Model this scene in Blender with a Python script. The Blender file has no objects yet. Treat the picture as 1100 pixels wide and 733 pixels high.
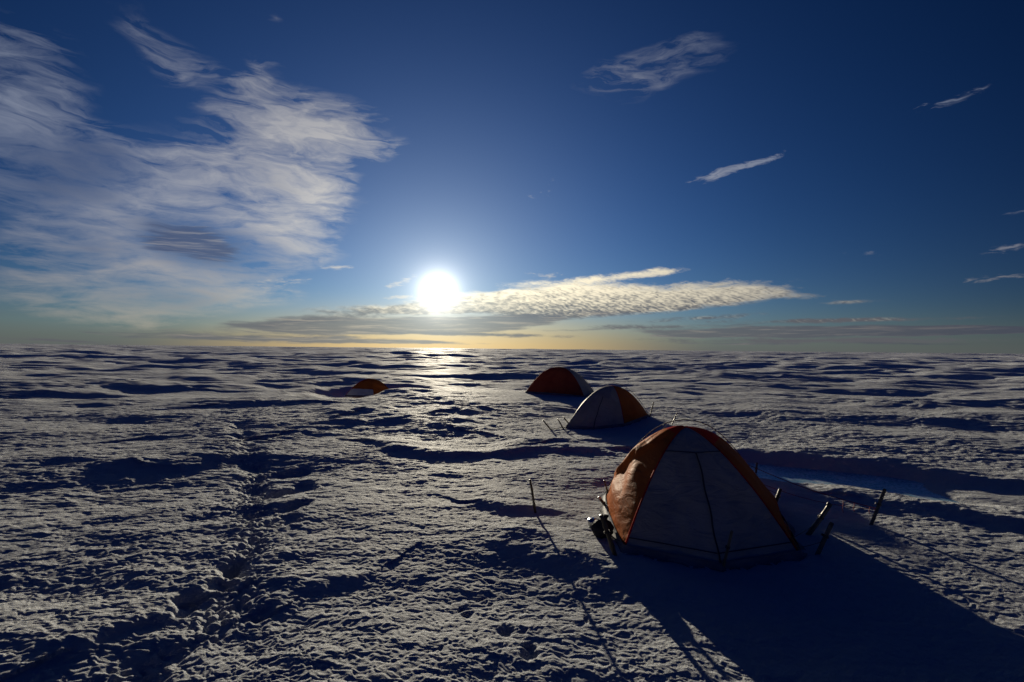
import bpy, math, random
import numpy as np
from mathutils import Vector, Matrix

R = math.radians
scene = bpy.context.scene
COL = scene.collection
random.seed(7)

# ------------------------------------------------------------------ camera
CAM_H = 2.0
FPX = 550.0                       # focal length in photo pixels (18 mm lens on 36 mm film, 1100 px wide)
PITCH, ROLL = 0.87, 0.57
cam_data = bpy.data.cameras.new('camera')
cam_data.sensor_width = 36.0
cam_data.lens = 18.0
cam_data.clip_start = 0.05
cam_data.clip_end = 20000
cam = bpy.data.objects.new('camera', cam_data)
COL.objects.link(cam)
CAM_ROT = Matrix.Rotation(R(90 + PITCH), 3, 'X') @ Matrix.Rotation(R(ROLL), 3, 'Z')
cam.matrix_world = Matrix.Translation((0, 0, CAM_H)) @ CAM_ROT.to_4x4()
scene.camera = cam

# ------------------------------------------------------------------ sun + exposure
def ray(px, py):
    d = CAM_ROT @ Vector(((px - 550) / FPX, (366.5 - py) / FPX, -1.0))
    return d.normalized()

SUN = ray(471, 313)
SUN_EL = math.asin(SUN.z)
SUN_AZ = math.atan2(SUN.x, SUN.y)          # from +Y towards +X
sd = bpy.data.lights.new('sun', 'SUN')
sd.energy = 5.0
sd.angle = R(0.5)
sd.color = (1.0, 0.89, 0.68)
sun = bpy.data.objects.new('sun', sd)
COL.objects.link(sun)
sun.rotation_euler = SUN.to_track_quat('Z', 'Y').to_euler()
sun.location = (0, 0, 30)

scene.view_settings.view_transform = 'Standard'
scene.view_settings.look = 'None'
scene.view_settings.gamma = 1.0
scene.view_settings.use_curve_mapping = False
scene.view_settings.exposure = 0.32

# ------------------------------------------------------------------ sky (world)
world = bpy.data.worlds.new('World')
scene.world = world
world.use_nodes = True
wt = world.node_tree
wt.nodes.clear()

class G:
    """tiny node-graph helper"""
    def __init__(self, tree): self.t = tree
    def n(self, kind, **kw):
        nd = self.t.nodes.new(kind)
        for k, v in kw.items(): setattr(nd, k, v)
        return nd
    def put(self, sock, v):
        if isinstance(v, bpy.types.NodeSocket): self.t.links.new(v, sock)
        elif v is not None: sock.default_value = v
    def m(self, op, a=None, b=None, c=None, clamp=False):
        nd = self.n('ShaderNodeMath', operation=op, use_clamp=clamp)
        for i, v in enumerate((a, b, c)): self.put(nd.inputs[i], v)
        return nd.outputs[0]
    def v(self, op, a=None, b=None, out=0):
        nd = self.n('ShaderNodeVectorMath', operation=op)
        self.put(nd.inputs[0], a)
        if b is not None: self.put(nd.inputs[1], b)
        return nd.outputs[out]
    def rng(self, x, a, b, c=0.0, d=1.0, kind='SMOOTHSTEP'):
        nd = self.n('ShaderNodeMapRange', interpolation_type=kind, clamp=True) if kind == 'LINEAR' else self.n('ShaderNodeMapRange', interpolation_type=kind)
        self.put(nd.inputs[0], x)
        for i, v in enumerate((a, b, c, d)): self.put(nd.inputs[i + 1], v)
        return nd.outputs[0]
    def mix(self, f, a, b, blend='MIX'):
        nd = self.n('ShaderNodeMix', data_type='RGBA', blend_type=blend)
        self.put(nd.inputs[0], f); self.put(nd.inputs[6], a); self.put(nd.inputs[7], b)
        return nd.outputs[2]
    def noise(self, vec, scale, detail=4, rough=0.5, dist=0.0, lac=2.0):
        nd = self.n('ShaderNodeTexNoise')
        self.put(nd.inputs['Vector'], vec)
        nd.inputs['Scale'].default_value = scale
        nd.inputs['Detail'].default_value = detail
        nd.inputs['Roughness'].default_value = rough
        nd.inputs['Distortion'].default_value = dist
        nd.inputs['Lacunarity'].default_value = lac
        return nd.outputs[0]
    def mapping(self, vec, scale=(1,1,1), loc=(0,0,0), rot=(0,0,0), kind='POINT'):
        nd = self.n('ShaderNodeMapping', vector_type=kind)
        self.put(nd.inputs[0], vec)
        nd.inputs[1].default_value = loc; nd.inputs[2].default_value = rot; nd.inputs[3].default_value = scale
        return nd.outputs[0]

def rgb(r, g, b):
    """sRGB 0-255 -> linear rgba"""
    f = lambda c: c / 12.92 if c <= 0.04045 else ((c + 0.055) / 1.055) ** 2.4
    return (f(r / 255), f(g / 255), f(b / 255), 1.0)

g = G(wt)
tc = g.n('ShaderNodeTexCoord').outputs['Generated']
D = g.v('NORMALIZE', tc)
sep = g.n('ShaderNodeSeparateXYZ'); g.put(sep.inputs[0], D)
dx, dy, dz = sep.outputs
hyp = g.m('SQRT', g.m('ADD', g.m('MULTIPLY', dx, dx), g.m('MULTIPLY', dy, dy)))
az = g.m('ARCTAN2', dx, dy)
te = g.m('DIVIDE', dz, g.m('MAXIMUM', hyp, 0.02))           # tan(elevation)
cmb = g.n('ShaderNodeCombineXYZ'); g.put(cmb.inputs[0], az); g.put(cmb.inputs[1], te)
S = cmb.outputs[0]

nish = g.n('ShaderNodeTexSky', sky_type='NISHITA')
nish.sun_disc = False
nish.sun_elevation = SUN_EL
nish.sun_rotation = SUN_AZ
nish.altitude = 2500
nish.air_density = 1.0
nish.dust_density = 0.3
nish.ozone_density = 3.0

cosang = g.v('DOT_PRODUCT', D, tuple(SUN), out=1)
ang = g.m('MULTIPLY', g.m('ARCCOSINE', g.m('MINIMUM', cosang, 0.999999)), 57.29578)   # degrees from the sun

# strength of the clear sky falls away from the sun side of the dome
fall = g.n('ShaderNodeValToRGB')
g.put(fall.inputs[0], g.m('DIVIDE', ang, 180.0))
els = fall.color_ramp.elements
els[0].position = 0.0; els[0].color = (1.15, 1.15, 1.15, 1)
els[1].position = 1.0; els[1].color = (0.082, 0.132, 0.33, 1)
for p, c in ((0.10, (.95, .95, .95, 1)), (0.20, (.60, .60, .62, 1)), (0.30, (.32, .33, .37, 1)), (0.42, (.18, .23, .41, 1)), (0.6, (.11, .17, .41, 1))):
    e = els.new(p); e.color = c
skyc = g.n('ShaderNodeHueSaturation')
skyc.inputs['Hue'].default_value = 0.519
skyc.inputs['Saturation'].default_value = 1.18
g.put(skyc.inputs['Color'], nish.outputs[0])
base = g.mix(1.0, skyc.outputs[0], fall.outputs[0], 'MULTIPLY')      # still in Nishita units

STR = 0.052           # world strength
def E(c, k=1.0):     # wanted display colour -> value before the strength
    return tuple(x * k * 0.80 / STR for x in c[:3]) + (1.0,)

# warm band low on the horizon, widest below the sun
daz = g.m('ABSOLUTE', g.m('SUBTRACT', az, SUN_AZ))
low = g.rng(te, -0.01, 0.12, 1.0, 0.0)
near = g.rng(daz, 0.0, 0.55, 1.0, 0.0)
warm = g.mix(near, E(rgb(84, 90, 96)), E(rgb(226, 184, 112)))
base = g.mix(g.m('MULTIPLY', g.m('POWER', low, g.rng(daz, 0.1, 0.9, 1.4, 3.0)), g.rng(daz, 0.25, 2.2, 0.92, 0.0)), base, warm)

def blobs(lst):
    """sum of soft ellipses fixed in the sky; (px, py, rx, ry, tilt, weight)"""
    acc = None
    for (px, py, rx, ry, rot, w) in lst:
        d = ray(px, py)
        a = math.atan2(d.x, d.y); t = d.z / math.hypot(d.x, d.y)
        ca = math.cos(a)
        mp = g.mapping(S, scale=(rx / FPX * ca * ca, ry / FPX * ca, 1), loc=(a, t, 0), rot=(0, 0, R(rot)), kind='TEXTURE')
        gr = g.n('ShaderNodeTexGradient', gradient_type='SPHERICAL'); g.put(gr.inputs[0], mp)
        acc = g.m('MULTIPLY_ADD', gr.outputs[1], w, acc if acc is not None else 0.0)
    return acc

# slightly warped sky coordinates, so no blob edge stays an ellipse
wn = g.n('ShaderNodeTexNoise'); g.put(wn.inputs[0], g.mapping(S, scale=(7, 16, 1)))
wn.inputs['Scale'].default_value = 1.0; wn.inputs['Detail'].default_value = 4
warp = g.v('MULTIPLY', g.v('SUBTRACT', wn.outputs[1], (0.5, 0.5, 0.5)), (0.16, 0.07, 0.0))
wsc = g.n('ShaderNodeVectorMath', operation='SCALE'); g.put(wsc.inputs[0], warp); g.put(wsc.inputs['Scale'], g.rng(te, 0.05, 0.35, 0.12, 1.0)); warp = wsc.outputs[0]
S0 = S
S = g.v('ADD', S0, warp)

cirrus = [
 (330,128,120,46,-8,1.1), (350,152,105,26,2,1.0), (290,170,110,60,-10,.8), (335,215,70,55,30,1.0), (270,215,100,60,0,.55),
 (300,258,90,34,-8,1.0), (240,300,130,38,0,.85), (180,330,110,30,-4,.65), (130,345,120,22,-3,.35), (260,318,90,14,0,.5),
 (20,50,120,52,-18,.7), (10,110,160,64,-12,.75), (60,170,180,76,-12,.75), (110,225,180,66,-10,.85), (150,280,160,54,-4,.8), (200,190,110,60,-20,.6), (60,320,150,34,0,.5),
 (50,280,120,44,0,.4), (182,62,64,36,-15,.72), (280,66,34,16,0,.5), (275,92,34,26,20,.5), (285,15,24,9,0,.35), (150,15,100,30,0,.22),
 (700,76,90,34,14,.62), (745,52,70,40,10,.32), (655,78,60,20,20,.3),
]
crisp = [
 (790,182,44,8,17,1.0), (815,172,36,6,20,.8), (765,188,30,7,4,.8), (1025,108,48,8,16,.62), (985,119,30,5,14,.4),
 (1090,264,46,7,5,.85), (1072,298,60,6,4,.8), (930,271,50,5,0,.35), (1090,230,50,8,0,.3),
 (361,286,26,5,0,.95), (430,303,26,6,24,1.1), (432,320,34,5,2,.9), (586,204,24,9,24,.35), (585,295,28,6,2,.8), (312,300,40,9,6,.5),
 (300,310,70,14,0,.4),(690,316,0.1,0.1,0,0),
]
alto = [
 (660,322,200,20,3,1.3), (800,316,90,9,1,.9), (860,320,60,6,0,.5), (700,293,50,8,3,.7), (640,300,60,9,6,.7), (570,318,110,20,5,1.0),
 (500,326,110,14,3,1.2), (420,334,110,8,2,1.1), (340,343,90,6,3,.9), (290,349,50,4,2,.6), (660,335,190,10,4,.8), (905,325,60,4,0,.4),
 (480,358,130,3,0,.9), (560,361,110,3,0,.8), (340,362,110,3,0,.6), (250,352,60,4,4,.5), (60,366,110,3,-2,.8),
 (900,345,200,4,0,.9), (700,352,110,5,0,.8), (870,366,270,5,0,.9), (760,342,120,5,2,.6),
]
bank = [
 (420,350,170,12,0,1.9), (340,353,120,10,0,1.7), (500,347,120,11,2,1.7), (590,342,90,8,5,1.0), (670,337,60,5,5,.6), (330,365,190,6,0,1.2),
 (860,357,240,7,0,2.6), (1020,355,140,6,0,1.8), (740,361,90,3,2,.8), (620,354,90,3,1,.6), (840,369,280,3,0,.8), (450,368,130,3,0,.9), (180,358,150,8,0,.7), (830,350,200,10,0,.5),
 (205,258,62,28,-4,1.5), (225,268,60,12,-4,.6), (165,262,50,14,0,.4), (60,195,70,26,-10,.35),
]
shade = [ (205,258,74,32,-4,.9), (95,265,70,26,-8,.7), (80,175,110,45,-12,.9), (40,200,130,50,-8,.8), (230,270,120,44,-8,1.0), (110,160,80,30,-20,.6), (190,320,110,26,0,.7), (290,195,60,24,-20,.4)]

# textures of the clouds
wis = g.noise(g.mapping(S, scale=(5.5, 20, 1), rot=(0, 0, R(-5))), 1.0, 9, 0.62, 0.5)
wis2 = g.noise(g.mapping(S, scale=(14, 60, 1), rot=(0, 0, R(-9)), loc=(3, 7, 0)), 1.0, 7, 0.62, 0.4)
fine = g.noise(g.mapping(S, scale=(45, 130, 1), rot=(0, 0, R(-14))), 1.0, 6, 0.6, 0.3)

c1 = blobs(cirrus)
streak = g.m('ADD', g.m('MULTIPLY', g.m('SUBTRACT', wis, 0.5), 1.7), g.m('MULTIPLY', g.m('SUBTRACT', wis2, 0.5), 1.9))
gate = g.rng(c1, 0.0, 0.45)
d1 = g.rng(g.m('ADD', c1, g.m('MULTIPLY', streak, g.m('MULTIPLY', gate, 1.45))), 0.12, 1.65, kind='LINEAR')
d1 = g.m('MULTIPLY', g.m('POWER', d1, 0.95), gate)
c2 = blobs(crisp)
d2 = g.rng(g.m('ADD', c2, g.m('MULTIPLY', g.m('SUBTRACT', fine, 0.5), 2.6)), 0.28, 1.25)
d2 = g.m('MULTIPLY', d2, g.rng(c2, 0.02, 0.3))
# mackerel ripple: bars seen edge-on, low over the horizon
wv = g.n('ShaderNodeTexWave', wave_type='BANDS', bands_direction='DIAGONAL')
g.put(wv.inputs[0], g.mapping(S0, scale=(30, 105, 1), rot=(0, 0, R(12))))
wv.inputs['Scale'].default_value = 1.15; wv.inputs['Distortion'].default_value = 9.0
wv.inputs['Detail'].default_value = 3.0; wv.inputs['Detail Scale'].default_value = 1.4
c3 = blobs(alto)
rip = g.m('ADD', g.m('MULTIPLY', g.m('SUBTRACT', wv.outputs[1], 0.5), g.rng(az, -0.06, 0.10, 0.02, 0.20)), g.m('MULTIPLY', g.m('SUBTRACT', fine, 0.5), 1.1))
d3 = g.rng(g.m('ADD', g.m('ADD', c3, g.m('MULTIPLY', streak, 0.75)), g.m('MULTIPLY', rip, 0.40)), 0.16, 0.85)
d3 = g.m('MULTIPLY', d3, g.rng(c3, 0.02, 0.3))
c4 = blobs(bank)
d4 = g.rng(g.m('ADD', c4, g.m('MULTIPLY', g.m('SUBTRACT', g.noise(g.mapping(S, scale=(13, 120, 1)), 1.0, 7, 0.6, 0.2), 0.5), 2.0)), 0.25, 0.95)
d4 = g.m('MULTIPLY', d4, g.rng(c4, 0.02, 0.35))
sh = g.rng(g.m('ADD', blobs(shade), g.m('MULTIPLY', streak, 0.5)), 0.1, 1.2)

toward = g.rng(ang, 3.0, 42.0, 1.0, 0.0)
lit = g.mix(toward, E(rgb(150, 158, 176)), E(rgb(250, 238, 214), 1.0))
lit = g.mix(g.rng(te, 0.02, 0.26, 0.6, 0.0), lit, E(rgb(196, 172, 134)))
darkc = g.mix(g.rng(te, 0.03, 0.16, 1.0, 0.0), E(rgb(70, 84, 118)), E(rgb(96, 98, 104)))
darkc = g.mix(g.rng(g.noise(g.mapping(S, scale=(9, 150, 1), loc=(1, 4, 0)), 1.0, 6, 0.65, 0.3), 0.46, 0.72, 0.0, 0.40), darkc, lit)
darkc = g.mix(g.rng(daz, 0.3, 1.1, 0.0, 0.75), darkc, E(rgb(50, 56, 76)))
cirr_c = g.mix(g.m('MULTIPLY', sh, 0.75), lit, E(rgb(72, 84, 114)))
sky = g.mix(g.m('MULTIPLY', d1, g.rng(te, 0.28, 0.72, 0.60, 0.30)), base, cirr_c)
sky = g.mix(g.m('MULTIPLY', d2, 0.50), sky, lit)
ripc = g.mix(g.rng(g.m('ADD', rip, g.m('MULTIPLY', g.m('SUBTRACT', 0.105, te), 9.0)), -0.25, 0.5), g.mix(toward, E(rgb(190, 182, 165)), E(rgb(255, 240, 205), 1.3)), E(rgb(92, 92, 98)))
sky = g.mix(g.m('MULTIPLY', d3, 0.92), sky, ripc)
sky = g.mix(g.m('MULTIPLY', d4, 0.88), sky, darkc)

# aureole of the low sun, and the glare of its disc in thin cloud
a2 = g.m('MULTIPLY', ang, ang)
au = g.m('DIVIDE', 2.05, g.m('ADD', a2, 0.30))
au = g.m('MULTIPLY', au, g.rng(ang, 2.0, 30.0, 1.0, 0.0))
au2 = g.m('MULTIPLY', g.m('EXPONENT', g.m('MULTIPLY', a2, -1 / 4.0)), 0.3)
au3 = g.m('MULTIPLY', g.m('EXPONENT', g.m('MULTIPLY', ang, -1 / 8.5)), 0.26)
def tint(val, col):
    return g.v('SCALE', col, None) if False else g.mix(1.0, g.mix(1.0, (1, 1, 1, 1), val, 'MULTIPLY'), col, 'MULTIPLY')
def scaled(val, col):
    nd = g.n('ShaderNodeVectorMath', operation='SCALE')
    nd.inputs[0].default_value = col
    g.put(nd.inputs['Scale'], val)
    return nd.outputs[0]
glow = g.v('ADD', g.v('ADD', scaled(au, (1 / STR, .95 / STR, .85 / STR)), scaled(au2, (1 / STR, .93 / STR, .78 / STR))), scaled(au3, (.78 / STR, .95 / STR, .88 / STR)))
tot = g.v('ADD', sky, glow)
# below the horizon: dim snow-coloured ground, never seen
bg = g.n('ShaderNodeBackground'); g.put(bg.inputs[0], tot); bg.inputs[1].default_value = STR
wo = g.n('ShaderNodeOutputWorld'); wt.links.new(bg.outputs[0], wo.inputs[0])

# ------------------------------------------------------------------ numpy noise
rs = np.random.RandomState(11)
NP = 4096
PERM = rs.permutation(NP); ANG = rs.rand(NP) * 2 * np.pi
GX, GY = np.cos(ANG), np.sin(ANG)
def perlin(x, y, seed=0):
    x = x + seed * 17.37; y = y + seed * 9.71
    xi = np.floor(x).astype(np.int64); yi = np.floor(y).astype(np.int64)
    fx = x - xi; fy = y - yi
    u = fx * fx * fx * (fx * (fx * 6 - 15) + 10); v = fy * fy * fy * (fy * (fy * 6 - 15) + 10)
    def gr(ix, iy, ax, ay):
        h = PERM[(PERM[ix % NP] + iy) % NP]
        return GX[h] * ax + GY[h] * ay
    a = gr(xi, yi, fx, fy); b = gr(xi + 1, yi, fx - 1, fy)
    c = gr(xi, yi + 1, fx, fy - 1); d = gr(xi + 1, yi + 1, fx - 1, fy - 1)
    return 1.5 * ((a + (b - a) * u) + ((c + (d - c) * u) - (a + (b - a) * u)) * v)
def sst(x, a, b):
    t = np.clip((x - a) / (b - a), 0, 1); return t * t * (3 - 2 * t)

def P0(px, py, z=0.0):
    d = ray(px, py); t = (z - CAM_H) / d.z
    return (d.x * t, d.y * t)

def seg_dist(x, y, pts):
    """distance to a polyline + signed side + position along it"""
    best = np.full(x.shape, 1e9); side = np.zeros(x.shape); along = np.zeros(x.shape)
    L = 0.0
    for (ax, ay), (bx, by) in zip(pts[:-1], pts[1:]):
        ex, ey = bx - ax, by - ay; l2 = ex * ex + ey * ey; l = math.sqrt(l2)
        t = np.clip(((x - ax) * ex + (y - ay) * ey) / l2, 0, 1)
        qx, qy = x - ax - t * ex, y - ay - t * ey
        d = np.sqrt(qx * qx + qy * qy)
        s = np.sign(ex * qy - ey * qx)
        m = d < best
        best = np.where(m, d, best); side = np.where(m, s, side); along = np.where(m, L + t * l, along)
        L += l
    return best, side * best, along, L

TR = [P0(*p) for p in ((120,760),(205,690),(250,640),(268,590),(264,545),(270,505),(262,470),(258,442),(300,418),(330,402))]
RIDGES = [  # crest polyline in photo pixels, height, half width near side, far side
 ([(405,478),(440,484),(480,490),(520,488),(580,483),(650,486)], .075, .22, 1.1),
 ([(330,462),(390,452),(430,450),(470,458)], .09, .6, 1.6),
 ([(405,441),(450,432),(480,436)], .09, .7, 1.8),
 ([(520,541),(560,546),(610,551),(640,560)], .045, .14, .6),
 ([(330,640),(370,625),(410,605)], .016, .10, .5),
 ([(90,700),(130,680),(180,660)], .03, .10, .6),
 ([(40,420),(120,412),(200,415)], .08, .9, 2.5),
 ([(180,467),(215,464),(250,468)], .05, .35, 1.2),
 ([(0,498),(60,492),(130,497)], .045, .3, 1.2),
 ([(500,443),(560,437),(590,440)], .06, .5, 1.4),
 ([(890,430),(980,436),(1090,432)], .09, 1.0, 2.2),
 ([(720,401),(800,403),(860,404)], .11, 2.0, 4.0),
 ([(600,478),(640,474),(690,482),(730,488)], .06, .2, .8),
 ([(540,405),(600,403)], .10, 1.2, 3.0),
 ([(250,433),(280,431),(320,432)], .09, .5, 1.6),
 ([(930,536),(1000,545),(1090,560)], .07, .2, .5),
 ([(700,608),(640,594),(600,580),(560,572)], .05, .5, .22),
]
RIDGES = [([P0(*p) for p in a], h, n, f) for a, h, n, f in RIDGES]
CHAN = [P0(*p) for p in ((700,484),(780,496),(850,503),(930,512),(1010,522),(1100,532),(1250,545))]
PITS = []
for _ in range(12):
    px = random.gauss(540, 80); py = random.uniform(590, 725); PITS.append((P0(px, py), random.uniform(.014, .030), random.uniform(.010, .020)))
for (px, py, w, d) in ((310,505,.2,.09),(300,528,.18,.09),(318,545,.17,.07),(300,560,.15,.06),(322,520,.15,.06),(240,630,.09,.045),(205,652,.09,.05),(285,655,.08,.04),(262,610,.08,.04),
                       (555,672,.035,.03),(575,690,.04,.035),(505,655,.035,.025),(515,640,.03,.025),(523,622,.03,.02),(497,648,.03,.02),(570,700,.05,.035),(620,655,.03,.02)):
    PITS.append((P0(px, py), w, d))
FLAT = [  # places trodden flat for the tents: x, y, radius, height
 (2.05, 6.0, 1.55, 0.0), (2.7, 14.2, 1.9, 0.0), (1.9, 22.8, 2.4, 0.0), (-7.1, 26.6, 2.6, -0.55), (-7.9, 23.4, 1.7, -0.42),
]
POND_Z = -0.10

def spacing(r):
    return r * np.where(r < 22, 0.0021, np.where(r < 80, 0.0034, 0.009))

def height(x, y):
    r = np.sqrt(x * x + y * y) + 1e-6
    sp = spacing(r)
    # domain warp
    wx = x + 0.9 * perlin(x / 5.0, y / 5.0, 1) + 0.22 * perlin(x / 1.3, y / 1.3, 2)
    wy = y + 0.9 * perlin(x / 5.0, y / 5.0, 3) + 0.22 * perlin(x / 1.3, y / 1.3, 4)
    z = np.zeros(x.shape)
    lowk = 0.15 + 0.85 * sst(r, 6, 40)
    midk = 0.55 + 0.45 * sst(r, 5, 22)
    z += 1.3 * perlin(wx / 240, wy / 170, 5) * sst(r, 50, 300)
    z += 0.60 * perlin(wx / 60, wy / 40, 35) * sst(r, 25, 120)
    z += 0.26 * perlin(wx / 46, wy / 34, 5) * lowk
    z += 0.24 * perlin(wx / 19, wy / 13, 6) * lowk
    n = perlin(wx / 8.0, wy / 5.5, 7)
    z += 0.20 * (n - 0.35 * np.abs(n)) * (lowk + 0.85 * sst(r, 22, 80)) * (1 - sst(sp, 2.0, 4.0))
    n = perlin(wx / 3.6, wy / 2.4, 8)
    z += 0.12 * (0.75 * n + 0.3 * (0.5 - np.abs(perlin(wx / 4.1, wy / 2.9, 18)) * 1.6)) * (midk + 0.55 * sst(r, 14, 50)) * (1 - sst(sp, 0.8, 1.6))
    z += 0.65 * perlin(wx / 26, wy / 18, 37) * sst(r, 45, 160) * (1 - sst(sp, 4, 9))
    z += 2.0 * perlin(wx / 90, wy / 60, 38) * sst(r, 200, 700) * (1 - sst(sp, 15, 30))
    patch = sst(perlin(x / 5.5, y / 4.5, 9) + 0.25 * perlin(x / 1.7, y / 1.7, 19), -0.4, 0.5)      # rough against smooth snow
    dT, sT, aT, LT = seg_dist(x + 0.30 * perlin(x / 1.3, y / 1.3, 61) + 0.10 * perlin(x / .35, y / .35, 62), y, TR)
    tw = 0.18 + 0.07 * perlin(aT / 0.8, aT * 0 + 3.1, 30)
    inT = np.exp(-(dT / tw) ** 2)
    patch = np.clip(patch + 0.9 * np.exp(-(dT / 0.7) ** 2) , 0, 1.4)
    k = (0.50 + 0.55 * patch)
    ux = x + 0.10 * perlin(x / .9, y / .9, 2); uy = y + 0.10 * perlin(x / .9, y / .9, 4)
    def oct_(amp, lx, ly, sd, kind=0, kk=k):
        w = 1 - sst(sp, ly / 2.8, ly / 1.4)
        q = perlin(ux / lx, uy / ly, sd)
        if kind: q = np.abs(q) * 1.5 - 0.42            # puffy lumps with sharp creases between
        return amp * q * w * kk
    zs = oct_(0.030, 1.7, 1.15, 10, 0)
    zs += oct_(0.017, 0.85, 0.60, 11, 0)
    zs += oct_(0.010, 0.44, 0.32, 12, 0)
    ux = ux + 0.035 * perlin(x / .11, y / .11, 64); uy = uy + 0.035 * perlin(x / .11, y / .11, 65)
    kf_ = (0.72 + 0.38 * patch) * (1 + 0.6 * sst(r, 6, 14))
    zs += oct_(0.0062, 0.30, 0.17, 13, 0, kf_)
    zs += oct_(0.0054, 0.17, 0.095, 14, 0, kf_)
    zs += oct_(0.0044, 0.085, 0.052, 15, 0, kf_)
    zs += oct_(0.0046, 0.042, 0.029, 16, 0, kf_)
    zs += oct_(0.0031, 0.022, 0.016, 17, 0, kf_)
    dune = np.clip(perlin(ux / 0.75 + 40, uy / 0.26, 42) + 0.3 * perlin(ux / .2, uy / .1, 43), -0.1, 1)
    zs += 0.014 * dune * k * (1 - sst(sp, 0.09, 0.18)) * sst(perlin(x / 3.1, y / 2.6, 44), -0.35, 0.35)
    # ragged melt furrow running away on the left, higher bank on its left
    z += -0.060 * inT * np.clip(0.75 + 1.1 * perlin(aT / 0.7, aT * 0 + 5.5, 63), 0.1, 1.5) * (0.45 + 0.55 * sst(r, 3.0, 5.5)) * (1 + 0.6 * perlin(x / .5, y / .5, 31)) * (1 - sst(r, 12, 20))
    z += 0.035 * np.exp(-((sT - 0.75) / 0.60) ** 2) * (1 - sst(r, 10, 20)) * sst(r, 1.5, 6.0)
    zs += np.exp(-(dT / (tw * 1.3)) ** 2) * 0.024 * (np.abs(perlin(x / .08, y / .10, 32)) * 1.6 - 0.4) * (1 - sst(r, 8, 14))
    zs += np.exp(-(dT / (tw * 1.3)) ** 2) * 0.015 * perlin(x / .14, y / .14, 36) * (1 - sst(r, 8, 14))
    # ridges
    rx_ = x + 0.16 * perlin(x / .55, y / .55, 45) + 0.05 * perlin(x / .16, y / .16, 46); ry_ = y + 0.16 * perlin(x / .55, y / .55, 47) + 0.05 * perlin(x / .16, y / .16, 48)
    for pts, h, wn_, wf in RIDGES:
        d, s, a, L = seg_dist(rx_, ry_, pts)
        mx = sum(p[0] for p in pts) / len(pts); my = sum(p[1] for p in pts) / len(pts)
        # far side = away from the camera
        (ax, ay), (bx, by) = pts[0], pts[-1]
        sg = 1.0 if (bx - ax) * (my * 1.2 - ay) - (by - ay) * (mx * 1.2 - ax) > 0 else -1.0
        far = s * sg > 0
        wdt = np.where(far, wf, wn_) * (1 + 0.35 * perlin(x / .9, y / .9, 33))
        z += h * np.exp(-(d / wdt) ** 2) * (1 + 0.4 * perlin(x / .7, y / .5, 34))
    # pits and footprints
    for (cx, cy), w, dp in PITS:
        q = ((rx_ - cx) ** 2 + ((ry_ - cy) * 0.8) ** 2) / (w * w)
        m = q < 9
        z = np.where(m, z - dp * np.exp(-q * q * 0.6), z)
    # tent platforms
    for cx, cy, rad, hz in FLAT:
        d = np.sqrt((x - cx) ** 2 + (y - cy) ** 2) / rad
        kf = 1 - sst(d, 0.75, 1.35)
        z = z * (1 - 0.90 * kf) + hz * kf
        zs = zs * (1 - 0.35 * kf)
    # snow bank half hiding the farthest tent
    z += 0.20 * np.exp(-(((x + 4.9) / 1.9) ** 2 + ((y - 24.0) / 1.1) ** 2))
    z += -0.10 * np.exp(-(((x + 8.2) / 1.5) ** 2 + ((y - 24.3) / 1.0) ** 2))
    # melt channel behind the near tent
    dC, sC, aC, LC = seg_dist(x, y, CHAN)
    hw = 0.58 + 0.22 * perlin(x / 1.2, y / 1.2, 40)
    kc = 1 - sst(dC, hw * 0.75, hw * 1.35 + 0.25)
    kc = kc * sst(aC, 0.2, 1.4)
    bed = POND_Z - 0.07 + 0.11 * sst(aC, 3.6, 5.0) 
    z = z * (1 - kc) + kc * (bed + 0.25 * z)
    z += 0.04 * np.exp(-((dC - hw - 0.75) / 0.55) ** 2) * (sC > 0) * sst(aC, 0.6, 2.0) * (1 + 0.5 * perlin(x / 1.1, y / .8, 41))
    z += -0.05 * np.exp(-((dC - hw - 0.3) / 0.6) ** 2) * (sC < 0) * sst(aC, 0.6, 2.0) * (1 - sst(aC, 4.5, 6.5))
    return z + zs * (1 - 0.6 * kc)

def hz(x, y):
    return float(height(np.array([float(x)]), np.array([float(y)]))[0])

def hit(px, py, lift=0.0):
    """where the sight line of a photo point meets the snow"""
    d = ray(px, py); o = Vector((0, 0, CAM_H))
    ts = np.linspace(1.5, 60, 4000)
    X = ts * d.x; Y = ts * d.y; Z = CAM_H + ts * d.z
    H = height(X, Y)
    i = int(np.argmax(Z < H + lift))
    return Vector((X[i], Y[i], H[i]))

def at(px, py, Y):
    d = ray(px, py); t = Y / d.y
    return Vector((d.x * t, Y, CAM_H + d.z * t))

# ------------------------------------------------------------------ materials
def material(name):
    m = bpy.data.materials.new(name); m.use_nodes = True
    m.node_tree.nodes.clear()
    gg = G(m.node_tree)
    out = gg.n('ShaderNodeOutputMaterial')
    return m, gg, out

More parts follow.
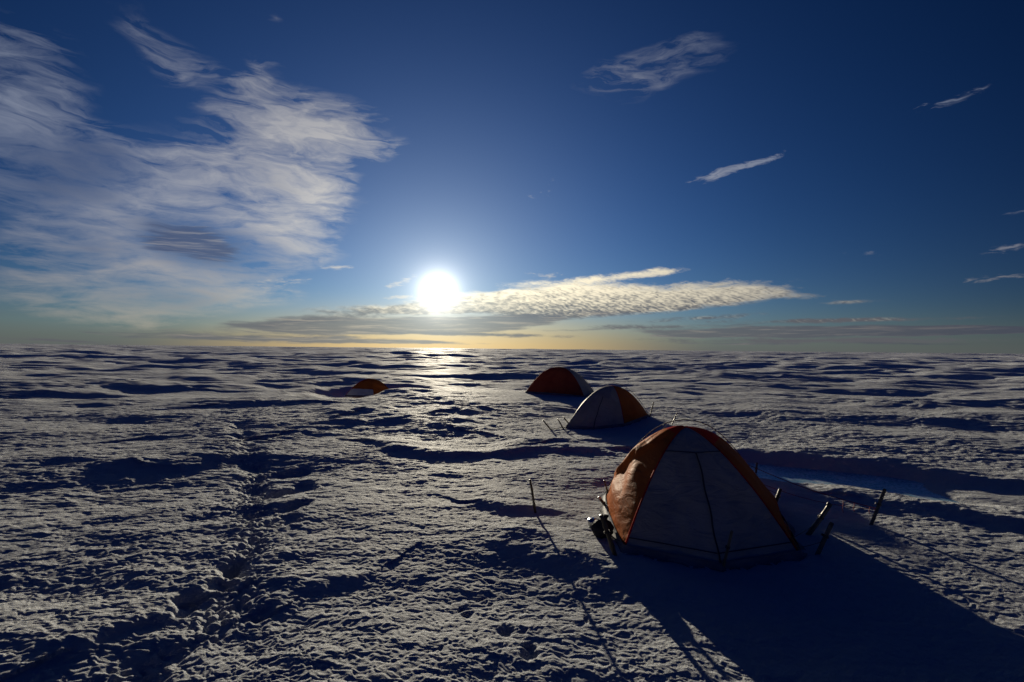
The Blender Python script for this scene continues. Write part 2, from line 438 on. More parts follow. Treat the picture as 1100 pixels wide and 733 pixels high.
def snow_mat():
    m, q, out = material('snow')
    geo = q.n('ShaderNodeNewGeometry')
    P = geo.outputs['Position']
    big = q.noise(P, 0.35, 4, 0.6)
    mid = q.noise(P, 9.0, 5, 0.65)
    col = q.mix(q.rng(big, 0.35, 0.65), (0.80, 0.82, 0.85, 1), (0.72, 0.75, 0.80, 1))
    col = q.mix(q.m('MULTIPLY', q.rng(mid, 0.52, 0.78), 0.35), col, (0.55, 0.58, 0.62, 1))
    n1 = q.noise(P, 7.0, 9, 0.74)
    n2 = q.noise(P, 150.0, 2, 0.6)
    cd = q.n('ShaderNodeCameraData').outputs['View Distance'] if False else None
    bump = q.n('ShaderNodeBump'); bump.inputs['Strength'].default_value = 1.0; bump.inputs['Distance'].default_value = 0.20
    n3 = q.noise(P, 24.0, 8, 0.72, 0.5)
    q.put(bump.inputs['Height'], q.m('ADD', n1, q.m('ADD', q.m('MULTIPLY', n3, 0.42), q.m('MULTIPLY', n2, 0.12))))
    p = q.n('ShaderNodeBsdfPrincipled')
    q.put(p.inputs['Base Color'], col)
    q.put(p.inputs['Roughness'], q.rng(n2, 0.3, 0.7, 0.6, 0.85))
    p.inputs['IOR'].default_value = 1.31
    p.inputs['Specular IOR Level'].default_value = 0.03
    p.inputs['Subsurface Weight'].default_value = 0.15
    p.inputs['Subsurface Radius'].default_value = (0.9, 1.0, 1.25)
    p.inputs['Subsurface Scale'].default_value = 0.007
    q.put(p.inputs['Normal'], bump.outputs[0])
    m.node_tree.links.new(p.outputs[0], out.inputs[0])
    return m

def ice_mat():
    m, q, out = material('blue_ice')
    P = q.n('ShaderNodeNewGeometry').outputs['Position']
    n = q.noise(P, 1.6, 5, 0.6, 0.6)
    n2 = q.noise(P, 22, 4, 0.6)
    col = q.mix(q.rng(n, 0.32, 0.66), (0.20, 0.40, 0.54, 1), (0.40, 0.58, 0.68, 1))
    col = q.mix(q.rng(q.noise(P, 3.2, 7, 0.7, 0.8), 0.47, 0.64, 0.0, 0.85), col, (.74, .78, .82, 1))
    bump = q.n('ShaderNodeBump'); bump.inputs['Strength'].default_value = 0.35; bump.inputs['Distance'].default_value = 0.01
    q.put(bump.inputs['Height'], n2)
    p = q.n('ShaderNodeBsdfPrincipled')
    q.put(p.inputs['Base Color'], col)
    q.put(p.inputs['Roughness'], q.rng(n2, 0.35, 0.7, 0.18, 0.42))
    p.inputs['IOR'].default_value = 1.31
    q.put(p.inputs['Normal'], bump.outputs[0])
    m.node_tree.links.new(p.outputs[0], out.inputs[0])
    return m

def fabric_mat(name, c1, c2, transl=0.15, rough=0.55, wr=1.0, tcol=None):
    m, q, out = material(name)
    P = q.n('ShaderNodeTexCoord').outputs['Object']
    big = q.noise(P, 2.4, 4, 0.6, 0.4)
    weave = q.noise(P, 260.0, 2, 0.5)
    col = q.mix(q.rng(big, 0.3, 0.7), c1, c2)
    frost = q.noise(P, 16.0, 5, 0.7)
    col = q.mix(q.m('MULTIPLY', q.rng(frost, 0.60, 0.80), 0.25), col, (0.35, 0.30, 0.24, 1))
    cr = q.noise(q.mapping(P, scale=(3.0, 3.0, 9.0), rot=(0.4, 0.3, 0.2)), 1.0, 4, 0.5, 1.2)
    bump = q.n('ShaderNodeBump'); bump.inputs['Strength'].default_value = 0.6 * wr; bump.inputs['Distance'].default_value = 0.03
    q.put(bump.inputs['Height'], q.m('ADD', cr, q.m('MULTIPLY', weave, 0.02)))
    p = q.n('ShaderNodeBsdfPrincipled')
    q.put(p.inputs['Base Color'], col)
    p.inputs['Roughness'].default_value = rough
    p.inputs['Specular IOR Level'].default_value = 0.006
    q.put(p.inputs['Normal'], bump.outputs[0])
    tr = q.n('ShaderNodeBsdfTranslucent')
    q.put(tr.inputs[0], tcol if tcol else col); q.put(tr.inputs[1], bump.outputs[0])
    mx = q.n('ShaderNodeMixShader'); mx.inputs[0].default_value = transl
    m.node_tree.links.new(p.outputs[0], mx.inputs[1]); m.node_tree.links.new(tr.outputs[0], mx.inputs[2])
    m.node_tree.links.new(mx.outputs[0], out.inputs[0])
    return m

def solid_mat(name, c1, c2, rough=0.5, metal=0.0, scale=30, stretch=(1, 1, 1)):
    m, q, out = material(name)
    P = q.n('ShaderNodeTexCoord').outputs['Object']
    n = q.noise(q.mapping(P, scale=stretch), scale, 5, 0.65)
    p = q.n('ShaderNodeBsdfPrincipled')
    q.put(p.inputs['Base Color'], q.mix(q.rng(n, 0.3, 0.7), c1, c2))
    q.put(p.inputs['Roughness'], q.rng(n, 0.3, 0.7, rough * 0.8, min(1, rough * 1.2)))
    p.inputs['Metallic'].default_value = metal
    bump = q.n('ShaderNodeBump'); bump.inputs['Strength'].default_value = 0.3; bump.inputs['Distance'].default_value = 0.003
    q.put(bump.inputs['Height'], n); q.put(p.inputs['Normal'], bump.outputs[0])
    m.node_tree.links.new(p.outputs[0], out.inputs[0])
    return m

M = {
 'snow': snow_mat(), 'ice': ice_mat(),
 'grey': fabric_mat('grey_fabric', (.36, .335, .30, 1), (.29, .27, .245, 1), 0.0, wr=1.7),
 'orange': fabric_mat('orange_fabric', (.42, .12, .028, 1), (.35, .09, .02, 1), 0.06, tcol=(.8, .16, .02, 1)),
 'red': fabric_mat('red_fabric', (.50, .045, .03, 1), (.38, .03, .02, 1), 0.18, tcol=(.7, .03, .02, 1)),
 'maroon': fabric_mat('maroon_fabric', (.34, .07, .04, 1), (.26, .045, .03, 1), 0.10, tcol=(.5, .06, .02, 1)),
 'white': fabric_mat('white_fabric', (.62, .62, .62, 1), (.52, .53, .54, 1), 0.10),
 'flap': fabric_mat('skirt_fabric', (.12, .12, .13, 1), (.20, .20, .22, 1), 0.0),
 'dark': solid_mat('dark_webbing', (.02, .02, .02, 1), (.035, .035, .035, 1), 0.7),
 'bamboo': solid_mat('bamboo', (.10, .065, .03, 1), (.05, .035, .02, 1), 0.45, scale=14, stretch=(1, 1, .2)),
 'alu': solid_mat('anodised_pole', (.035, .035, .035, 1), (.025, .025, .025, 1), 0.85, 0.0),
 'picket': solid_mat('snow_picket', (.16, .145, .11, 1), (.08, .075, .06, 1), 0.55, 0.3, scale=20, stretch=(1, 1, .3)),
 'pale_end': solid_mat('pale_cap', (.7, .68, .6, 1), (.55, .53, .5, 1), 0.4),
 'steel': solid_mat('steel_pot', (.6, .6, .6, 1), (.45, .45, .45, 1), 0.25, 1.0),
 'cord': solid_mat('red_cord', (.42, .04, .03, 1), (.28, .03, .025, 1), 0.7),
 'cord_dark': solid_mat('dark_cord', (.05, .04, .04, 1), (.03, .03, .03, 1), 0.7),
 'sack': fabric_mat('sack_fabric', (.035, .035, .045, 1), (.02, .02, .03, 1), 0.0),
}

# ------------------------------------------------------------------ object helpers
def tag(o, label=None, cat=None, group=None, kind=None):
    if label: o['label'] = label
    if cat: o['category'] = cat
    if group: o['group'] = group
    if kind: o['kind'] = kind
    return o

def mesh_obj(name, verts, faces, mat, parent=None, smooth=True):
    me = bpy.data.meshes.new(name)
    me.from_pydata([tuple(v) for v in verts], [], faces)
    me.materials.append(mat)
    if smooth: me.polygons.foreach_set('use_smooth', [True] * len(me.polygons))
    me.update()
    o = bpy.data.objects.new(name, me); COL.objects.link(o)
    if parent: o.parent = parent
    return o

def empty(name, loc):
    o = bpy.data.objects.new(name, None); COL.objects.link(o)
    o.location = loc; o.empty_display_size = 0.2
    return o

def tube(pts, rad, n=8, cap=True):
    """verts, faces of a round tube along points; rad may be a list"""
    pts = [Vector(p) for p in pts]
    V, F = [], []
    up = None
    for i, p in enumerate(pts):
        t = (pts[min(i + 1, len(pts) - 1)] - pts[max(i - 1, 0)]).normalized()
        if up is None:
            up = t.orthogonal().normalized()
        up = (up - t * up.dot(t)).normalized()
        s = t.cross(up)
        r = rad[i] if isinstance(rad, (list, tuple)) else rad
        for k in range(n):
            a = 2 * math.pi * k / n
            V.append(p + (up * math.cos(a) + s * math.sin(a)) * r)
    for i in range(len(pts) - 1):
        for k in range(n):
            F.append((i * n + k, i * n + (k + 1) % n, (i + 1) * n + (k + 1) % n, (i + 1) * n + k))
    if cap:
        F.append(tuple(range(n))[::-1]); F.append(tuple((len(pts) - 1) * n + k for k in range(n)))
    return V, F

def merge(parts):
    V, F = [], []
    for v, f in parts:
        o = len(V); V += list(v); F += [tuple(i + o for i in q) for q in f]
    return V, F

# ------------------------------------------------------------------ snowfield
def build_ground():
    front = np.radians(np.linspace(-54, 54, 1700))
    side = np.radians(np.linspace(54, 306, 160))[1:-1]
    azs = np.concatenate([front, side])
    r = np.concatenate([np.exp(np.linspace(math.log(1.5), math.log(22), 1280)), np.exp(np.linspace(math.log(22), math.log(80), 380))[1:], np.exp(np.linspace(math.log(80), math.log(9000), 530))[1:]])
    A, Rr = np.meshgrid(azs, r)
    X = Rr * np.sin(A); Y = Rr * np.cos(A)
    Z = np.empty_like(X)
    for i in range(0, len(r), 100):
        Z[i:i + 100] = height(X[i:i + 100], Y[i:i + 100])
    nr, na = X.shape
    co = np.stack([X, Y, Z], -1).reshape(-1, 3)
    co = np.vstack([co, [[0, 0, float(Z[0].mean())]]]).astype(np.float32)
    i = np.arange(nr - 1)[:, None]; j = np.arange(na)[None, :]; j2 = (j + 1) % na
    q = np.stack([i * na + j, i * na + j2 + 0 * i, (i + 1) * na + j2, (i + 1) * na + j], -1).reshape(-1, 4)[:, ::-1]
    jj = np.arange(na); c = nr * na
    tri = np.stack([np.full(na, c), (jj + 1) % na, jj], -1)
    nq, nt = len(q), len(tri)
    loops = np.concatenate([q.ravel(), tri.ravel()]).astype(np.int32)
    starts = np.concatenate([np.arange(nq) * 4, nq * 4 + np.arange(nt) * 3]).astype(np.int32)
    me = bpy.data.meshes.new('snowfield')
    me.vertices.add(len(co)); me.vertices.foreach_set('co', co.ravel())
    me.loops.add(len(loops)); me.loops.foreach_set('vertex_index', loops)
    me.polygons.add(nq + nt); me.polygons.foreach_set('loop_start', starts)
    me.polygons.foreach_set('use_smooth', np.ones(nq + nt, dtype=bool))
    me.update(calc_edges=True)
    me.materials.append(M['snow'])
    o = bpy.data.objects.new('snowfield', me); COL.objects.link(o)
    tag(o, 'wide hummocky snowfield reaching the horizon', 'snow', kind='structure')
build_ground()

def build_pond():
    V, F = [], []
    pts = CHAN; n = 60
    # strip a little wider than the channel floor; its shore is where it meets the snow
    tot = []
    for (a, b) in zip(pts[:-1], pts[1:]):
        for k in range(12): tot.append((a[0] + (b[0] - a[0]) * k / 12, a[1] + (b[1] - a[1]) * k / 12))
    tot.append(pts[-1])
    for i, p in enumerate(tot):
        a = tot[max(i - 1, 0)]; b = tot[min(i + 1, len(tot) - 1)]
        t = Vector((b[0] - a[0], b[1] - a[1])).normalized(); nn = Vector((-t.y, t.x))
        for k in range(7):
            w = (k / 6 - 0.5) * 2.0
            V.append((p[0] + nn.x * w, p[1] + nn.y * w, POND_Z))
    for i in range(len(tot) - 1):
        for k in range(6):
            F.append((i * 7 + k, (i + 1) * 7 + k, (i + 1) * 7 + k + 1, i * 7 + k + 1))
    o = mesh_obj('frozen_meltwater', V, F, M['ice'])
    tag(o, 'blue ice of the frozen melt channel behind the near tent', 'ice', kind='structure')
build_pond()

# ------------------------------------------------------------------ tents
def tent(name, label, feet, apex, panels, group='dome tents pitched on the snow', piping=None, zips=(), cross=(), pole_pairs=(), skirt=True, stakes=()):
    """feet: [(Vector, p)] round the footprint; panels[i] spans feet[i]..feet[i+1]: dict(name, mat, bulge, crown, fold, lower)"""
    c = Vector((0, 0, 0))
    for f, p in feet: c += f
    c /= len(feet)
    root = empty(name, c)
    tag(root, label, 'tent', group)
    inv = -c
    def arc(i, h, out=0.0):
        f, p = feet[i]
        u = (1 - h) ** (1 / p)
        P = Vector((apex.x + (f.x - apex.x) * u, apex.y + (f.y - apex.y) * u, f.z + (apex.z - f.z) * h))
        if out:
            d = Vector((f.x - apex.x, f.y - apex.y, 0)).normalized()
            P += d * out * (u ** 0.5) + Vector((0, 0, out * (1 - u)))
        return P
    NW, NH = 34, 46
    rnd = random.Random(len(name) + int(apex.x * 10))
    def surf(i, w, h, off=0.0):
        j = (i + 1) % len(feet)
        A, B = arc(i, h), arc(j, h)
        P = A.lerp(B, w)
        e = feet[j][0] - feet[i][0]
        nrm = Vector((e.y, -e.x, 0)).normalized()
        mid = (feet[i][0] + feet[j][0]) / 2 - apex
        if nrm.x * mid.x + nrm.y * mid.y < 0: nrm = -nrm
        nrm = (nrm + Vector((0, 0, 0.45))).normalized()
        pn = panels[i]
        prof = math.sin(math.pi * w) ** 0.8 * (1 - h) ** 0.45 * (0.45 + 0.55 * min(1, h * 4))
        b = pn.get('bulge', 0.0) * prof
        wr = 0.012 * float(perlin(np.array([w * 5.0 + i * 7.3]), np.array([h * 2.5 + w * 2.0]), 50)[0]) + 0.02 * float(perlin(np.array([w * 2.0 + h * 4]), np.array([h * 1.5 + i]), 51)[0])
        b += wr * prof * 2.0
        if pn.get('fold'):
            # heavy crease slanting across the panel
            (w0, h0), (w1, h1), dep = pn['fold']
            line = h0 + (h1 - h0) * (w - w0) / (w1 - w0) + 0.035 * math.sin(w * 17) + 0.02 * math.sin(w * 41)
            s = (h - line) / 0.05
            k = math.exp(-max(0, -(s)) * 0.35) if s < 0 else 0
            step = 1 / (1 + math.exp(-max(-30, min(30, s * 3))))
            b += dep * (step * math.exp(-max(0, s) * 0.12)) * math.sin(math.pi * min(1, max(0, w))) ** 0.5
        return P + nrm * (b + off)
    def hval(k): return 1 - (1 - k / NH) ** 2
    for i, pn in enumerate(panels):
        segs = [(0.0, 1.0, pn['name'], pn['mat'])]
        if pn.get('lower'):
            hl, ln, lm = pn['lower']; segs = [(0.0, hl, ln, lm), (hl, 1.0, pn['name'], pn['mat'])]
        if pn.get('crown'):
            hc, cn, cm = pn['crown']; a = segs[-1]
            segs[-1] = (a[0], hc, a[2], a[3]); segs.append((hc, 1.0, cn, cm))
        for (h0, h1, nm, mt) in segs:
            V, F = [], []
            for k in range(NH + 1):
                q0, q1 = math.sqrt(1 - h0), math.sqrt(max(0, 1 - h1))
                q = q0 + (q1 - q0) * k / NH
                h = 1 - q * q
                for l in range(NW + 1):
                    V.append(surf(i, l / NW, h) + inv)
            for k in range(NH):
                for l in range(NW):
                    a = k * (NW + 1) + l
                    F.append((a, a + 1, a + NW + 2, a + NW + 1))
            mesh_obj(nm, V, F, mt, root)
    # seams / piping along the ribs
    for i in (piping or []):
        pts = [arc(i, 1 - (1 - k / 30) ** 2, 0.006) + inv for k in range(31)]
        V, F = tube(pts, 0.009, 6)
        mesh_obj('seam_tape', V, F, M['red'], root)
    for (i, h) in cross:
        pts = [surf(i, k / 20, h, 0.006) + inv for k in range(21)]
        V, F = tube(pts, 0.0055, 6)
        mesh_obj('cross_seam', V, F, M['dark'], root)
    for (i, h0, h1) in zips:
        pts = [arc(i, h0 + (h1 - h0) * k / 24, 0.012) + Vector((0.006 * math.sin(k * .7), -0.012, 0)) + inv for k in range(25)]
        V, F = tube(pts, 0.008, 6)
        z = mesh_obj('zip', V, F, M['dark'], root)
        V, F = tube([pts[2], pts[2] + Vector((0.004, -0.02, -0.035))], 0.006, 6)
        mesh_obj('zip_pull', V, F, M['dark'], z)
    for (i, j, out, lift, back) in pole_pairs:
        pts = []
        for k in range(25): pts.append(arc(i, 1 - (1 - k / 24) ** 2, out))
        top = apex + Vector((0, 0, lift))
        pj = [arc(j, 1 - (1 - k / 24) ** 2, out) for k in range(25)][::-1]
        allp = pts[:-2] + [None] + pj[2:]
        a, b = pts[-3], pj[2]
        idx = allp.index(None)
        allp[idx] = (a + b) / 2 + Vector((0, 0, lift * 0.5))
        res = []
        n = len(allp)
        for k, p in enumerate(allp):
            s = math.sin(math.pi * k / (n - 1))
            res.append(p + Vector((0, 0, lift * s ** 3)) + Vector(back) * s ** 1.2 + inv)
        V, F = tube(res, 0.0052, 8)
        mesh_obj('pole', V, F, M['alu'], root)
        # clips that hang the fly from the pole
        for k in (6, 12, 18, 30, 36, 42):
            if k < n:
                pc = allp[k]
                V, F = tube([res[k] , res[k].lerp(pc + inv, 0.95)], 0.004, 6)
                mesh_obj('pole_clip', V, F, M['dark'], root)
    if skirt:
        V, F = [], []
        ring = []
        for i in range(len(feet)):
            for l in range(14): ring.append((i, l / 14))
        for (i, w) in ring:
            P = surf(i, w, 0.0)
            d = Vector((P.x - apex.x, P.y - apex.y, 0)).normalized()
            wd = 0.06 + 0.03 * math.sin(i * 3 + w * 20)
            for s, up in ((0, 0.05), (0.35, 0.02), (1.0, 0.004)):
                Q = P + d * wd * s
                V.append(Vector((Q.x, Q.y, max(hz(Q.x, Q.y) + 0.004, P.z + up * 0.4 - 0.01) + (up if s == 0 else 0.008 * math.sin(w * 50 + i)))) + inv)
        n = len(ring)
        for a in range(n):
            b = (a + 1) % n
            for s in range(2): F.append((a * 3 + s, b * 3 + s, b * 3 + s + 1, a * 3 + s + 1))
        mesh_obj('snow_skirt', V, F, M['flap'], root)
    root['_arc'] = 0
    del root['_arc']
    return root, arc, surf, inv

def foot(px, py, p): return (hit(px, py), p)
def foot_xy(x, y, p): return (Vector((x, y, hz(x, y))), p)

def guy(tentinfo, a, b, sag=0.02, mat='cord_dark', r=0.003):
    root, arc, surf, inv = tentinfo
    pts = [a.lerp(b, k / 10) + Vector((0, 0, -sag * math.sin(math.pi * k / 10))) + inv for k in range(11)]
    V, F = tube(pts, r, 5)
    return mesh_obj('guy_line', V, F, M[mat], root)

# nearest tent
A = foot(670, 592, 1.7); Fz = foot(774, 612, 1.5); B = foot(860, 598, 1.5)
Dd = foot_xy(3.42, 6.95, 2.0); Cc = foot_xy(1.33, 7.10, 1.9)
apex1 = at(737, 459, 6.05)
t1 = tent('dome_tent', 'nearest dome tent, grey zipped vestibule, sunlit orange left side and red crest',
          [A, Fz, B, Dd, Cc], apex1,
          [dict(name='vestibule_panel', mat=M['grey'], bulge=0.03),
           dict(name='vestibule_panel', mat=M['grey'], bulge=0.03),
           dict(name='side_panel', mat=M['orange'], bulge=0.10, crown=(0.86, 'crown_panel', M['red'])),
           dict(name='rear_panel', mat=M['orange'], bulge=0.05, crown=(0.80, 'crown_panel', M['red'])),
           dict(name='side_panel', mat=M['orange'], bulge=0.17, crown=(0.95, 'crown_panel', M['red']), fold=((0.05, 0.22), (0.85, 0.93), 0.07))],
          piping=[0, 2], zips=[(1, 0.02, 0.80)], cross=[(0, .805), (1, .805), (0, .10), (1, .10)], pole_pairs=[(4, 3, 0.04, 0.03, (0, 0.05, 0))])
# middle tent
A = foot(608, 460, 2.1); Fz = foot(637, 461.5, 1.9); B = foot(671, 457.5, 2.1)
Dd = foot(697, 447.5, 1.9); Cc = foot_xy(2.45, 15.9, 2.0)
apex2 = at(657, 414.5, 14.3)
t2 = tent('dome_tent', 'middle dome tent, dark grey front with deep orange right side, behind the nearest tent',
          [A, Fz, B, Dd, Cc], apex2,
          [dict(name='vestibule_panel', mat=M['grey'], bulge=0.06),
           dict(name='vestibule_panel', mat=M['grey'], bulge=0.06),
           dict(name='side_panel', mat=M['orange'], bulge=0.10),
           dict(name='rear_panel', mat=M['orange'], bulge=0.08, crown=(0.80, 'crown_panel', M['red'])),
           dict(name='side_panel', mat=M['grey'], bulge=0.12)],
          piping=[2], zips=[(1, 0.02, 0.75)], pole_pairs=[(3, 4, 0.04, 0.03, (0.05, 0, 0))])
# tent third in the row
A = foot(565, 422, 2.2); B = foot(628, 427, 2.2); Dd = foot(639, 422, 2.0); Cc = foot_xy(1.6, 24.9, 2.2)
apex3 = at(602, 394.5, 23.0)
t3 = tent('dome_tent', 'dark maroon dome tent seen side on, partly hidden behind the middle tent',
          [A, B, Dd, Cc], apex3,
          [dict(name='side_panel', mat=M['maroon'], bulge=0.12),
           dict(name='vestibule_panel', mat=M['grey'], bulge=0.05),
           dict(name='side_panel', mat=M['maroon'], bulge=0.1),
           dict(name='rear_panel', mat=M['grey'], bulge=0.1)],
          piping=[0], pole_pairs=[(0, 2, 0.03, 0.02, (0, 0.03, 0))])
# far tent, sunk behind a snow bank
A = (Vector((-8.5, 26.2, -0.50)), 1.9); B = (Vector((-6.9, 25.7, -0.50)), 2.0); Dd = (Vector((-6.1, 26.6, -0.50)), 2.2); Cc = (Vector((-7.6, 27.7, -0.50)), 2.0)
apex4 = at(398, 407, 26.5)
t4 = tent('dome_tent', 'small far tent, rust orange above a pale lower band, half sunk behind a snow bank',
          [A, B, Dd, Cc], apex4,
          [dict(name='side_panel', mat=M['orange'], bulge=0.05, lower=(0.42, 'lower_panel', M['white'])),
           dict(name='vestibule_panel', mat=M['orange'], bulge=0.10, lower=(0.3, 'lower_panel', M['orange'])),
           dict(name='side_panel', mat=M['orange'], bulge=0.1),
           dict(name='rear_panel', mat=M['orange'], bulge=0.1)],
          piping=[0])

# ------------------------------------------------------------------ stakes, sticks and pickets
STAKES = 'stakes and sticks holding out the tents'
def stick_between(base, top, rad=0.011, kind='bamboo', name='bamboo_stick', label='', cat='stick', flat=False, cap=None, group=STAKES, knots=True):
    root = empty(name, base)
    tag(root, label, cat, group)
    d = top - base
    L = d.length; u = d.normalized()
    if not flat:
        n = max(6, int(L / 0.03)); pts, rr = [], []
        for k in range(n + 1):
            t = k / n
            pts.append(-u * 0.12 * (1 - t) + d * t + Vector((0.004 * math.sin(t * 5 + L * 9), 0.004 * math.cos(t * 4), 0)))
            kn = 1.25 if (knots and k % 5 == 0) else 1.0
            rr.append(rad * (1.08 - 0.18 * t) * kn)
        V, F = tube(pts, rr, 10)
    else:
        # angled aluminium picket: V section
        s = u.cross(Vector((0, 1, 0.2))).normalized(); w = u.cross(s).normalized()
        prof = [(-1, .45), (0, -.45), (1, .45), (.84, .62), (0, -.12), (-.84, .62)]
        V = []
        for e in (-u * 0.15, d * 0.97, d):
            for (a, b) in prof: V.append(e + s * a * rad * (0.8 if e == d else 1) + w * b * rad)
        F = []
        for r_ in range(2):
            for k in range(6):
                F.append((r_ * 6 + k, r_ * 6 + (k + 1) % 6, (r_ + 1) * 6 + (k + 1) % 6, (r_ + 1) * 6 + k))
        F.append((0, 1, 4, 5)); F.append((1, 2, 3, 4)); F.append((17, 16, 13, 12)); F.append((16, 15, 14, 13))
    o = mesh_obj('shaft', V, F, M[kind], root, smooth=not flat)
    if cap:
        V, F = tube([d - u * 0.02, d + u * 0.012, d + u * 0.016], [rad * 1.15, rad * 1.15, rad * 0.8], 12)
        mesh_obj('end_cap', V, F, M[cap], root)
    # cord lashed round the shaft
    c = d * 0.55; V, F = [], []
    parts = []
    ax = u.orthogonal().normalized(); ay = u.cross(ax)
    for q in range(3):
        ring = [c + u * (q * 0.008) + (ax * math.cos(a) + ay * math.sin(a)) * rad * 1.35 for a in [2 * math.pi * k / 12 for k in range(13)]]
        parts.append(tube(ring, 0.0028, 5, cap=False))
    V, F = merge(parts)
    mesh_obj('lashing', V, F, M['cord_dark'], root)
    return root

def stick(b_px, t_px, dY=0.0, **kw):
    base = hit(*b_px)
    top = at(t_px[0], t_px[1], base.y + dY)
    if base.z > top.z: top.z = base.z + 0.2
    return base, top, stick_between(base, top, **kw)

S1 = stick((575.5, 551), (569, 515), rad=0.014, label='thin dark bamboo stick standing alone in the snow left of the nearest tent')
S2 = stick((657, 541), (648.5, 516), rad=0.010, label='slim dark stick just above the pale-ended stick, left edge of the nearest tent')
S3 = stick((656, 549), (643.5, 535), 0.05, rad=0.019, cap='pale_end', knots=False, label='stubby leaning stick with a pale sunlit end beside the nearest tent')
S4 = stick((661, 596), (645, 553), rad=0.021, label='long dark stick at the front left corner of the nearest tent, throwing a shadow')
S5 = stick((776, 612), (786, 570), -0.03, rad=0.014, flat=True, kind='picket', name='tent_stake', cat='stake', label='dark stake leaning in front of the grey zipped vestibule')
S6 = stick((812, 512), (813, 497), rad=0.016, label='short upright stick in front of the blue ice, behind the nearest tent')
S7 = stick((832, 545), (838, 525), rad=0.022, knots=False, label='short thick stick close against the orange right side of the nearest tent')
S8 = stick((869, 575), (891, 542), rad=0.024, knots=False, kind='picket', name='snow_picket', cat='picket', cap='picket', label='round picket with a sunlit edge, farther of the leaning pair right of the nearest tent')
S9 = stick((877, 596), (893, 561), rad=0.026, flat=True, kind='picket', name='snow_picket', cat='picket', label='dark flat picket, nearer of the leaning pair right of the nearest tent')
S10 = stick((935, 564), (950, 525), rad=0.024, flat=True, kind='picket', name='snow_picket', cat='picket', label='rightmost picket standing alone with red cord tied to it')
S11 = stick((592, 462), (583, 451.5), rad=0.016, label='leftmost of the three slanting sticks left of the middle tent')
S12 = stick((606, 462), (599, 450), rad=0.016, label='middle of the three slanting sticks left of the middle tent')
S13 = stick((611, 455), (605, 448), rad=0.016, label='rightmost and shortest of the three slanting sticks by the middle tent')
S14 = stick((698, 448), (702, 432), rad=0.017, label='upright stick at the right corner of the middle tent')
S15 = stick((722, 456), (727, 444), rad=0.014, label='small stick with cord showing just above the crest of the nearest tent')

# guy lines (parts of the tents they hold)
def mid(s, f=0.6): return s[0].lerp(s[1], f)
r1, arc1, surf1, inv1 = t1
guy(t1, arc1(4, .45), mid(S2), .01); guy(t1, arc1(0, .25), mid(S3), .01); guy(t1, arc1(0, .05), mid(S4, .5), .0)
guy(t1, arc1(3, .5), mid(S10, .45), .05, 'cord', .0045); guy(t1, arc1(3, .25), mid(S10, .42), .07, 'cord', .003)
guy(t1, arc1(2, .06), mid(S9, .4), .01); guy(t1, arc1(2, .12), mid(S8, .4), .01)
guy(t1, arc1(3, .35), mid(S6, .7), .01); guy(t1, arc1(3, .2), mid(S7, .7), .0); guy(t1, arc1(1, .03), mid(S5, .3), .0)
guy(t1, arc1(4, .9), mid(S15, .8), .01)
r2, arc2, surf2, inv2 = t2
guy(t2, arc2(0, .05), mid(S12, .15), .0, r=.008); guy(t2, arc2(0, .03), mid(S11, .06), .0, r=.008); guy(t2, arc2(0, .2), mid(S13, .5), .0, r=.005)
guy(t2, arc2(3, .05), mid(S14, .2), .0, r=.008)

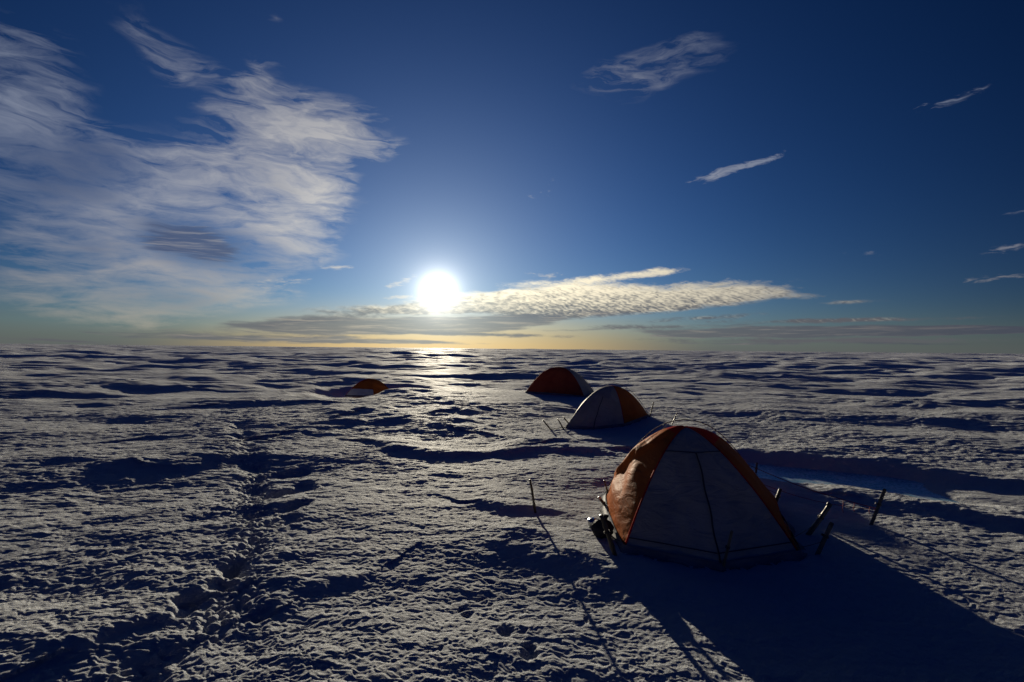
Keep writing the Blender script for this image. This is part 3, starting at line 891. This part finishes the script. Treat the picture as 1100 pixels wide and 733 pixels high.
# loose red cord tails hanging from the right-hand cord
def cord_tail():
    a = mid(S10, .44); b = arc1(3, .4)
    parts = []
    root = empty('cord_tail', hit(918, 552))
    tag(root, 'frayed ends of red cord hanging beside the rightmost picket', 'cord')
    for f, l in ((.16, .10), (.24, .14), (.05, .09)):
        p = a.lerp(b, f) + Vector((0, 0, -.06 * math.sin(math.pi * f) + .012))
        pts = [p + Vector((.006 * math.sin(k * 1.3), 0, -l * k / 6)) - root.location for k in range(7)]
        V, F = tube(pts, .0035, 5); mesh_obj('strand', V, F, M['cord'], root)
cord_tail()

# dark bag with a bright steel pot by the left corner
def gear():
    c = hit(647, 577); 
    root = empty('stuff_sack', c)
    tag(root, 'dark slumped gear sack in the hollow at the left corner of the nearest tent', 'bag')
    V, F = [], []
    nu, nv = 28, 16
    for i in range(nv + 1):
        ph = math.pi * i / nv
        for j in range(nu):
            th = 2 * math.pi * j / nu
            d = Vector((math.sin(ph) * math.cos(th), math.sin(ph) * math.sin(th), math.cos(ph)))
            k = 1 + 0.16 * float(perlin(np.array([d.x * 1.7 + 3]), np.array([d.y * 1.7 + d.z * 2]), 60)[0]) + 0.05 * math.sin(th * 7 + ph * 3)
            V.append(Vector((d.x * 0.115 * k, d.y * 0.10 * k, 0.085 + d.z * 0.10 * k)))
    for i in range(nv):
        for j in range(nu):
            F.append((i * nu + j, (i + 1) * nu + j, (i + 1) * nu + (j + 1) % nu, i * nu + (j + 1) % nu))
    mesh_obj('sack_body', V, F, M['sack'], root)
    V, F = tube([Vector((.02, -.02, .16)), Vector((.03, -.02, .20)), Vector((.035, -.02, .235))], [.035, .018, .032], 10)
    mesh_obj('sack_neck', V, F, M['sack'], root)
    c2 = hit(636.5, 566)
    r_ = empty('cooking_pot', c2)
    tag(r_, 'small steel pot glinting in the sun left of the gear sack', 'pot')
    a = Vector((0, 0, .0)); up = Vector((-.15, -.3, .94)).normalized()
    V, F = tube([a, a + up * .004, a + up * .05, a + up * .085, a + up * .088], [.035, .042, .045, .046, .043], 24)
    mesh_obj('pot_body', V, F, M['steel'], r_)
    V, F = tube([a + up * .088, a + up * .094, a + up * .100], [.047, .045, .01], 24)
    l = mesh_obj('lid', V, F, M['steel'], r_)
    V, F = tube([a + up * .10, a + up * .112], [.008, .011], 10)
    mesh_obj('knob', V, F, M['dark'], l)
gear()

# ------------------------------------------------------------------ render
scene.render.engine = 'CYCLES'
scene.cycles.max_bounces = 5
scene.cycles.diffuse_bounces = 2
scene.cycles.transmission_bounces = 3
